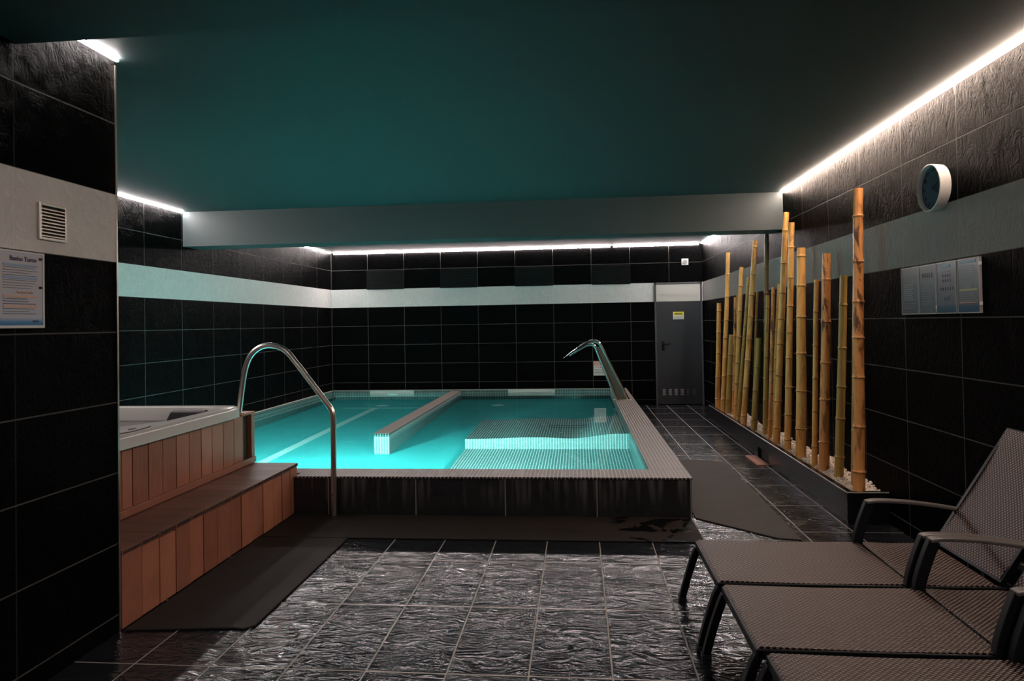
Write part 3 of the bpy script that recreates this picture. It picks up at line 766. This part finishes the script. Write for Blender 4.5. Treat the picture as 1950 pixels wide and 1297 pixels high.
# ------------------------------------------------------------------ wall clock
t = thing('wall_clock', 'round wall clock with white rim above the posters', 'clock', (XR, 3.915, 2.01)); TO = t.location
cy, cz, cr = 3.905, 2.012, .127
def xring(mb, prof, n=48, mi=0):
    vs = []
    for (x, ra) in prof:
        for k in range(n): a = 2 * pi * k / n; vs.append((x, cy + ra * cos(a), cz + ra * sin(a)))
    fs = [(j * n + k, j * n + (k + 1) % n, (j + 1) * n + (k + 1) % n, (j + 1) * n + k) for j in range(len(prof) - 1) for k in range(n)]
    mb.add(vs, fs, mi)
m = MB(); xring(m, [(XR, cr * .96), (1.945, cr * .97), (1.905, cr), (1.898, cr * .995), (1.896, cr * .965), (1.902, cr * .945), (1.922, cr * .93)]); m.build('rim', M['white_plastic'], t, TO, smooth=True)
m = MB(); m.disc((1.924, cy, cz), cr * .935, (1, 0, 0), .02, 48); fc = m.build('dial', M['clock_face'], t, TO)
fnt = []
for k in range(12):
    a = radians(90 - 30 * (k or 12)); cu = bpy.data.curves.new('numeral', 'FONT'); cu.body = str(k or 12); cu.size = .030; cu.extrude = .0008
    cu.align_x = 'CENTER'; cu.align_y = 'CENTER'
    no = bpy.data.objects.new('numeral', cu); COL.objects.link(no); no.parent = fc
    no.matrix_parent_inverse = Matrix.Identity(4)
    # facing -X : text right = -Y, up = +Z
    rot = Matrix(((0, 0, -1), (-1, 0, 0), (0, 1, 0))).to_4x4()
    pos = Vector((1.9225, cy - cos(a) * cr * .76, cz + sin(a) * cr * .76)) - TO
    cu.materials.append(M['ink']); no.matrix_local = Matrix.Translation(pos) @ rot; to_mesh(no)
def hand(name, ang, ln, w, x):
    a = radians(90 - ang); dy, dz = -cos(a), sin(a); m = MB()
    p = Vector((x, cy, cz)); dd = Vector((0, dy, dz)); sd = Vector((0, -dz, dy))
    q = [p - dd * .018 - sd * w, p - dd * .018 + sd * w, p + dd * ln + sd * w * .5, p + dd * ln - sd * w * .5]
    m.add([tuple(v) for v in q] + [tuple(v - Vector((.0015, 0, 0))) for v in q], [(0, 1, 2, 3), (7, 6, 5, 4), (0, 4, 5, 1), (1, 5, 6, 2), (2, 6, 7, 3), (3, 7, 4, 0)])
    m.build(name, M['ink'], t, TO)
hand('hour_hand', 70, .060, .0035, 1.919); hand('minute_hand', 122, .085, .0028, 1.917)

# ------------------------------------------------------------------ notices
def text(parent, body, size, pos, rot, mat, name='lettering', ax='CENTER', bold=0.):
    cu = bpy.data.curves.new(name, 'FONT'); cu.body = body; cu.size = size; cu.extrude = .0004; cu.offset = bold
    cu.align_x = ax; cu.align_y = 'CENTER'; cu.materials.append(mat)
    o = bpy.data.objects.new(name, cu); COL.objects.link(o); o.parent = parent
    o.matrix_local = Matrix.Translation(Vector(pos) - parent.location) @ rot; return to_mesh(o)
FACE_R = Matrix(((0, 0, -1), (-1, 0, 0), (0, 1, 0))).to_4x4()     # on right wall, facing -X
FACE_L = Matrix(((0, 0, 1), (1, 0, 0), (0, 1, 0))).to_4x4()       # on left wall, facing +X
INK = simple('print_navy', (.03, .05, .12), .5); INKO = simple('print_orange', (.75, .28, .10), .5); INKG = simple('print_grey', (.16, .19, .22), .5); INKC = simple('print_teal', (.05, .22, .30), .5)
INKB = simple('print_blue_band', (.30, .42, .62), .5); INKP = simple('print_peach_band', (.75, .48, .36), .5); INKY = simple('print_mustard', (.40, .32, .08), .5)
def bars(parent, specs, side, org):
    """printed lines on a sheet: y from, y to, z, height, material"""
    byM = {}
    for (ya, yb, z, h, mt) in specs: byM.setdefault(mt.name, [mt, MB()])[1].box(*( (XR - .0125, XR - .0108) if side == 'r' else (XN + .0108, XN + .0125)), min(ya, yb), max(ya, yb), z - h / 2, z + h / 2)
    mb = MB(); mats = []
    for i, (mt, b) in enumerate(byM.values()):
        o = len(mb.v); mb.v += b.v; mb.f += [tuple(o + q for q in f) for f in b.f]; mb.mi += [i] * len(b.f); mats.append(mt)
    return mb.build('printed_lines', mats, parent, org)
# left notice, y 2.215 .. 2.424
pm = paper('notice_sheet', [(0, (.05, .20, .42)), (.06, (.12, .32, .58)), (.12, (.60, .62, .70)), (.9, (.64, .60, .62)), (1, (.56, .58, .72))], 'y', 1.338, 1.612)
t = thing('wall_notice', 'blue and white notice in clear frame on near left wall', 'notice', (XN, 2.32, 1.475)); TO = t.location
m = MB(); m.box(XN, XN + .010, 2.218, 2.416, 1.342, 1.606); m.build('sheet', pm, t, TO)
m = MB(); m.box(XN, XN + .012, 2.416, 2.424, 1.332, 1.612); m.box(XN, XN + .012, 2.212, 2.416, 1.332, 1.342); m.box(XN, XN + .012, 2.212, 2.416, 1.606, 1.612); m.box(XN, XN + .012, 2.212, 2.218, 1.342, 1.606)
m.build('clear_frame', M['white_plastic'], t, TO)
for z in (1.585, 1.478):
    m = MB(); m.box(XN + .01, XN + .015, 2.400, 2.410, z, z + .009); m.build('screw', M['dark_metal'], t, TO)
text(t, 'Banho Turco', .023, (XN + .0112, 2.325, 1.583), FACE_L, INK, bold=.0005)
text(t, 'Turkish bath', .0145, (XN + .0112, 2.330, 1.462), FACE_L, INKO)
S = []
z = 1.560
for k, (ln, mt, h) in enumerate([(1., INKB, .008), (.9, INKG, .002), (1., INKG, .002), (.8, INKG, .002), (.95, INKG, .002), (1., INKB, .008), (.95, INKG, .002), (.9, INKG, .002), (.85, INKG, .002), (.8, INKG, .002)]):
    S.append((2.235, 2.235 + .155 * ln, z - k * .0092, h, mt))
for k, (ln, mt, h) in enumerate([(1., INKP, .008), (.7, INK, .002), (.72, INK, .002), (.95, INK, .002), (1., INKP, .008), (.9, INKG, .002), (.75, INKG, .002), (.95, INKG, .002)]):
    S.append((2.235, 2.235 + .155 * ln, 1.447 - k * .0090, h, mt))
S.append((2.37, 2.395, 1.357, .007, INK))
bars(t, S, 'l', TO)
# four notices on the right wall, left to right in the picture = decreasing y
defs = [(4.345, 4.135, 'pale grey notice under the band, nearest the bamboo', [(0, (0.102, 0.114, 0.126)), (.3, (0.108, 0.120, 0.132)), (.62, (0.090, 0.102, 0.114)), (1, (0.132, 0.135, 0.141))]),
        (4.130, 3.945, 'greyish notice with dark band near top, second from bamboo', [(0, (0.108, 0.117, 0.129)), (.62, (0.102, 0.114, 0.132)), (.8, (0.066, 0.078, 0.084)), (.93, (0.090, 0.093, 0.099)), (1, (0.138, 0.132, 0.138))]),
        (3.940, 3.742, 'notice printed with rows of small dark symbols', [(0, (0.018, 0.066, 0.102)), (.13, (0.036, 0.090, 0.126)), (.18, (0.120, 0.126, 0.138)), (.78, (0.120, 0.126, 0.138)), (.88, (0.090, 0.135, 0.156)), (1, (0.054, 0.108, 0.138))]),
        (3.732, 3.535, 'blue edged notice with printed lines, nearest the viewer', [(0, (0.009, 0.045, 0.102)), (.12, (0.018, 0.072, 0.126)), (.2, (0.126, 0.126, 0.138)), (.55, (0.132, 0.138, 0.150)), (.9, (0.090, 0.126, 0.156)), (1, (0.060, 0.108, 0.144))])]
for i, (ya, yb, lab, st) in enumerate(defs):
    z0, z1 = 1.331, 1.606; ym = (ya + yb) / 2
    t = thing('wall_notice', lab, 'notice', (XR, ym, (z0 + z1) / 2), 'notices under the clock'); TO = t.location
    m = MB(); m.box(XR - .010, XR, yb + .005, ya - .005, z0 + .005, z1 - .005); m.build('sheet', paper('notice_sheet_r', st, 'y', z0, z1), t, TO)
    m = MB()
    for a, b, c, e in ((yb, yb + .005, z0, z1), (ya - .005, ya, z0, z1), (yb + .005, ya - .005, z0, z0 + .005), (yb + .005, ya - .005, z1 - .005, z1)): m.box(XR - .012, XR, a, b, c, e)
    m.build('clear_frame', M['grey_plastic'], t, TO)
    S = []
    if i == 0:
        for k in range(8): S.append((ya - .03, ya - .03 - .14 * rb.uniform(.7, 1), 1.505 - k * .0125, .004, INKG))
        for k in range(3): S.append((ya - .03, ya - .03 - .15 * rb.uniform(.7, 1), 1.395 - k * .014, .002, INKG))
    if i == 1:
        for k in range(6): S.append((ya - .03 - k * .02, ya - .04 - k * .02, 1.547, .022, INKG))
        for k in range(9): S.append((ya - .03, ya - .03 - .12 * rb.uniform(.6, 1), 1.50 - k * .014, .0018, INKG))
    if i == 2:
        for r_, (zz, nn, hh_) in enumerate(((1.532, 4, .013), (1.506, 4, .013), (1.462, 6, .014), (1.410, 3, .015))):
            for k in range(nn): S.append((ym + (nn - 1) * .0115 - k * .023 + .006, ym + (nn - 1) * .0115 - k * .023 - .006, zz, hh_, INK))
        for zz in (1.555, 1.483, 1.432): S.append((ym + .04, ym - .04, zz, .002, INKG))
        S.append((ym + .05, ym - .04, 1.583, .012, INKC))
    if i == 3:
        S.append((ya - .025, yb + .03, 1.588, .010, INKC))
        for k in range(6): S.append((ya - .025, ya - .025 - .15 * rb.uniform(.75, 1), 1.568 - k * .0125, .0022, INKG))
        for k in range(4): S.append((ym + .04 - k * .004, ym - .04 + k * .004, 1.482 - k * .008, .003, INKG))
        S.append((ya - .02, yb + .02, 1.448, .009, INKY))
        for k in range(4): S.append((ya - .025, ya - .025 - .15 * rb.uniform(.75, 1), 1.430 - k * .0125, .002, INKG))
        S.append((ya - .02, yb + .03, 1.384, .003, INKO))
    bars(t, S, 'r', TO)
    for (yy, zz) in (((yb - .001, 1.36),) if i < 3 else ((yb - .002, 1.565), (yb - .002, 1.37))):
        if i in (1, 3):
            m = MB(); m.box(XR - .014, XR - .003, yy - .004, yy + .003, zz, zz + .016); m.build('clip', M['white_plastic'], t, TO)

# ------------------------------------------------------------------ air vent on the near left wall
t = thing('air_vent', 'small metal louvred air vent in the pale wall band', 'air vent', (XN, 2.475, 1.74)); TO = t.location
m = MB()
m.box(XN, XN + .012, 2.403, 2.414, 1.667, 1.808); m.box(XN, XN + .012, 2.532, 2.543, 1.667, 1.808)
m.box(XN, XN + .012, 2.414, 2.532, 1.667, 1.678); m.box(XN, XN + .012, 2.414, 2.532, 1.797, 1.808); m.build('frame', M['screw'], t, TO, bevel=.002)
m = MB(); m.box(XN, XN + .003, 2.414, 2.532, 1.678, 1.797); m.build('backing', M['hollow'], t, TO)
for k in range(9):
    m = MB(); z = 1.684 + k * .0128; m.add([(XN + .003, 2.414, z), (XN + .011, 2.414, z - .004), (XN + .011, 2.414, z + .001), (XN + .003, 2.414, z + .006),
                                          (XN + .003, 2.532, z), (XN + .011, 2.532, z - .004), (XN + .011, 2.532, z + .001), (XN + .003, 2.532, z + .006)],
                                         [(0, 1, 2, 3), (7, 6, 5, 4), (0, 4, 5, 1), (1, 5, 6, 2), (2, 6, 7, 3), (3, 7, 4, 0)])
    m.build('slat', M['screw'], t, TO)

# ------------------------------------------------------------------ sun loungers
SZ = .275
def lounger():
    t = thing('sun_lounger', '', 'sun lounger', (.54, 0, 0), 'sun loungers side by side'); O = t.location
    W = .505; hw = W / 2
    R = MB(); R.box(.54, 1.86, -hw - .012, -hw + .016, SZ - .036, SZ - .003); R.build('side_rail', M['dark_metal'], t, O, bevel=.004)
    R = MB(); R.box(.54, 1.86, hw - .016, hw + .012, SZ - .036, SZ - .003); R.build('side_rail', M['dark_metal'], t, O, bevel=.004)
    R = MB(); R.box(.535, .56, -hw - .012, hw + .012, SZ - .036, SZ - .004); R.build('end_rail', M['dark_metal'], t, O, bevel=.004)
    R = MB(); R.box(1.84, 1.865, -hw, hw, SZ - .036, SZ - .006); R.build('end_rail', M['dark_metal'], t, O, bevel=.004)
    def slab(name, prof, th=.012, ext=0):
        # woven panel following a profile in x-z, local coordinates keep the weave continuous
        m = MB(); P = smoothpath([(x, 0, z) for x, z in prof], 3); n = len(P); y0, y1 = -hw + .004 - ext, hw - .004 + ext
        vs = []
        for dz in (0, -th):
            for y in (y0, y1):
                for p in P: vs.append((p.x, y, p.z + dz))
        fs = []
        for k in range(n - 1):
            fs += [(k, k + 1, n + k + 1, n + k), (2 * n + k, 3 * n + k, 3 * n + k + 1, 2 * n + k + 1), (k, 2 * n + k, 2 * n + k + 1, k + 1), (n + k, n + k + 1, 3 * n + k + 1, 3 * n + k)]
        fs += [(0, n, 3 * n, 2 * n), (n - 1, 3 * n - 1, 4 * n - 1, 2 * n - 1)]
        m.add(vs, fs); return m.build(name, M['weave'], t, O)
    slab('leg_section', [(.538, SZ - .025), (.545, SZ + .001), (.60, SZ + .003), (.92, SZ - .001), (1.27, SZ + .003)], ext=.010)
    slab('seat_section', [(1.285, SZ - .004), (1.30, SZ + .003), (1.42, SZ - .001), (1.585, SZ + .001), (1.595, SZ - .02)], ext=.010)
    # backrest: flat panel built upright in its own axes so that the weave runs along it
    L = .60; ang = math.atan2(.782 - .295, 1.915 - 1.605)
    b = MB(); bw = hw - .012
    nn = 10; vs = []
    for dz in (0, .014):
        for y in (-bw, bw):
            for k in range(nn + 1):
                s = L * k / nn; vs.append((s, y, .010 * sin(pi * k / nn) * -1 - dz))
    n = nn + 1; fs = []
    for k in range(nn): fs += [(k, k + 1, n + k + 1, n + k), (2 * n + k, 3 * n + k, 3 * n + k + 1, 2 * n + k + 1), (k, 2 * n + k, 2 * n + k + 1, k + 1), (n + k, n + k + 1, 3 * n + k + 1, 3 * n + k)]
    fs += [(0, n, 3 * n, 2 * n), (nn, 2 * n + nn, 3 * n + nn, n + nn)]
    b.add(vs, fs); bo = b.build('backrest', M['weave'], t, (0, 0, 0)); bo.location = Vector((1.605, 0, .298)) - O; bo.rotation_euler = (0, -ang, 0)
    f = MB()
    for sy in (-1, 1): f.box(-.01, L + .006, sy * bw - .010, sy * bw + .010, -.026, -.004)
    f.box(L - .016, L + .006, -bw, bw, -.026, -.004); f.box(-.01, .01, -bw, bw, -.026, -.004)
    fo = f.build('backrest_frame', M['dark_metal'], bo, (0, 0, 0))
    for sy in (-1, 1):
        y = sy * (hw + .006)
        m = MB(); m.bar(smoothpath([(.545, y - sy * .012, SZ - .03), (.525, y - sy * .012, .20), (.492, y - sy * .012, .10), (.468, y - sy * .012, .012)], 4), .030, .030); lg = m.build('leg', M['dark_metal'], t, O, bevel=.003)
        m = MB(); m.box(.450, .486, y - sy * .012 - .018, y - sy * .012 + .018, 0, .014); m.build('foot_cap', M['rubber'], lg, O)
        m = MB(); m.bar(smoothpath([(1.80, y - sy * .012, SZ - .03), (1.815, y - sy * .012, .18), (1.84, y - sy * .012, .09), (1.855, y - sy * .012, .012)], 4), .030, .030); lg = m.build('leg', M['dark_metal'], t, O, bevel=.003)
        m = MB(); m.box(1.838, 1.873, y - sy * .012 - .018, y - sy * .012 + .018, 0, .014); m.build('foot_cap', M['rubber'], lg, O)
        ya = sy * (hw + .004)
        m = MB(); m.bar(smoothpath([(1.265, ya, SZ - .035), (1.275, ya, .31), (1.300, ya, .39), (1.328, ya, .462)], 4), .030, .042); ap = m.build('armrest_post', M['dark_metal'], t, O, bevel=.003)
        m = MB(); m.bar(smoothpath([(1.312, ya, .464), (1.36, ya, .470), (1.48, ya, .466), (1.62, ya, .450), (1.76, ya, .425), (1.85, ya, .40)], 4), .042, .014); plabel(m.build('armrest', M['arm_top'], t, O, bevel=.004), 'brown grey armrest top')
        m = MB(); m.bar([(1.84, ya, .40), (1.85, ya, SZ - .03)], .028, .022); m.build('armrest_post', M['dark_metal'], t, O)
    return t
def copy_tree(o, parent=None):
    c = o.copy(); COL.objects.link(c)
    if parent is not None: c.parent = parent
    for ch in [q for q in bpy.data.objects if q.parent == o]: copy_tree(ch, c)
    return c
L0 = lounger()
ls = [L0, copy_tree(L0), copy_tree(L0)]
for o, y, dx, lab in zip(ls, (3.085, 2.525, 1.965), (0, .008, .03), ('woven brown sun lounger with raised back, farthest of three, nearest the pool', 'woven brown sun lounger with black frame, middle of the three', 'woven brown sun lounger cut off by bottom edge, nearest viewer')):
    o.location = (.54 + dx, y, 0); o['label'] = lab

# ------------------------------------------------------------------ lamps under water
def area(name, loc, aim, size, col, power, spread=180):
    l = bpy.data.lights.new(name, 'AREA'); l.shape = 'DISK'; l.size = size; l.color = col; l.energy = power; l.spread = radians(spread)
    o = bpy.data.objects.new(name, l); COL.objects.link(o); o.location = loc
    o.rotation_euler = (Vector(aim) - Vector(loc)).to_track_quat('-Z', 'Y').to_euler(); return o
POOLC = (.40, 1., .95)
area('pool_lamp', (-2.55, 4.985, -.15), (-2.3, 8.0, -.55), .16, POOLC, 108, 160)
area('pool_lamp', (-.75, 4.985, -.15), (-.6, 8.0, -.5), .16, POOLC, 44, 160)

# ------------------------------------------------------------------ camera
f = 1310.0
cam = bpy.data.cameras.new('camera'); cam.sensor_width = 36.; cam.sensor_fit = 'HORIZONTAL'; cam.lens = f / 1950 * 36
cam.shift_y = (594.8 - 648.5) / 1950; cam.clip_start = .05
co = bpy.data.objects.new('camera', cam); COL.objects.link(co)
Rv, Uv, Fv = Vector((0.99531, 0.095229, -0.016997)), Vector((0.018414, -0.01402, 0.999732)), Vector((-0.094965, 0.995357, 0.015707))
mt = Matrix((Rv, Uv, -Fv)).transposed().to_4x4(); mt.translation = Vector((0, 0, 1.32)); co.matrix_world = mt
SC.camera = co

w = bpy.data.worlds.new('world'); SC.world = w; w.use_nodes = True
w.node_tree.nodes['Background'].inputs[0].default_value = (.5, .6, .7, 1); w.node_tree.nodes['Background'].inputs[1].default_value = 0.0
SC.view_settings.view_transform = 'Standard'; SC.view_settings.look = 'None'; SC.view_settings.gamma = 1.0; SC.view_settings.exposure = 0.3
SC.view_settings.use_curve_mapping = False
SC.cycles.use_denoising = True; SC.cycles.max_bounces = 10; SC.cycles.diffuse_bounces = 5; SC.cycles.transmission_bounces = 6
SC.cycles.caustics_refractive = True; SC.cycles.caustics_reflective = True; SC.cycles.sample_clamp_indirect = 4.0; SC.cycles.blur_glossy = .5
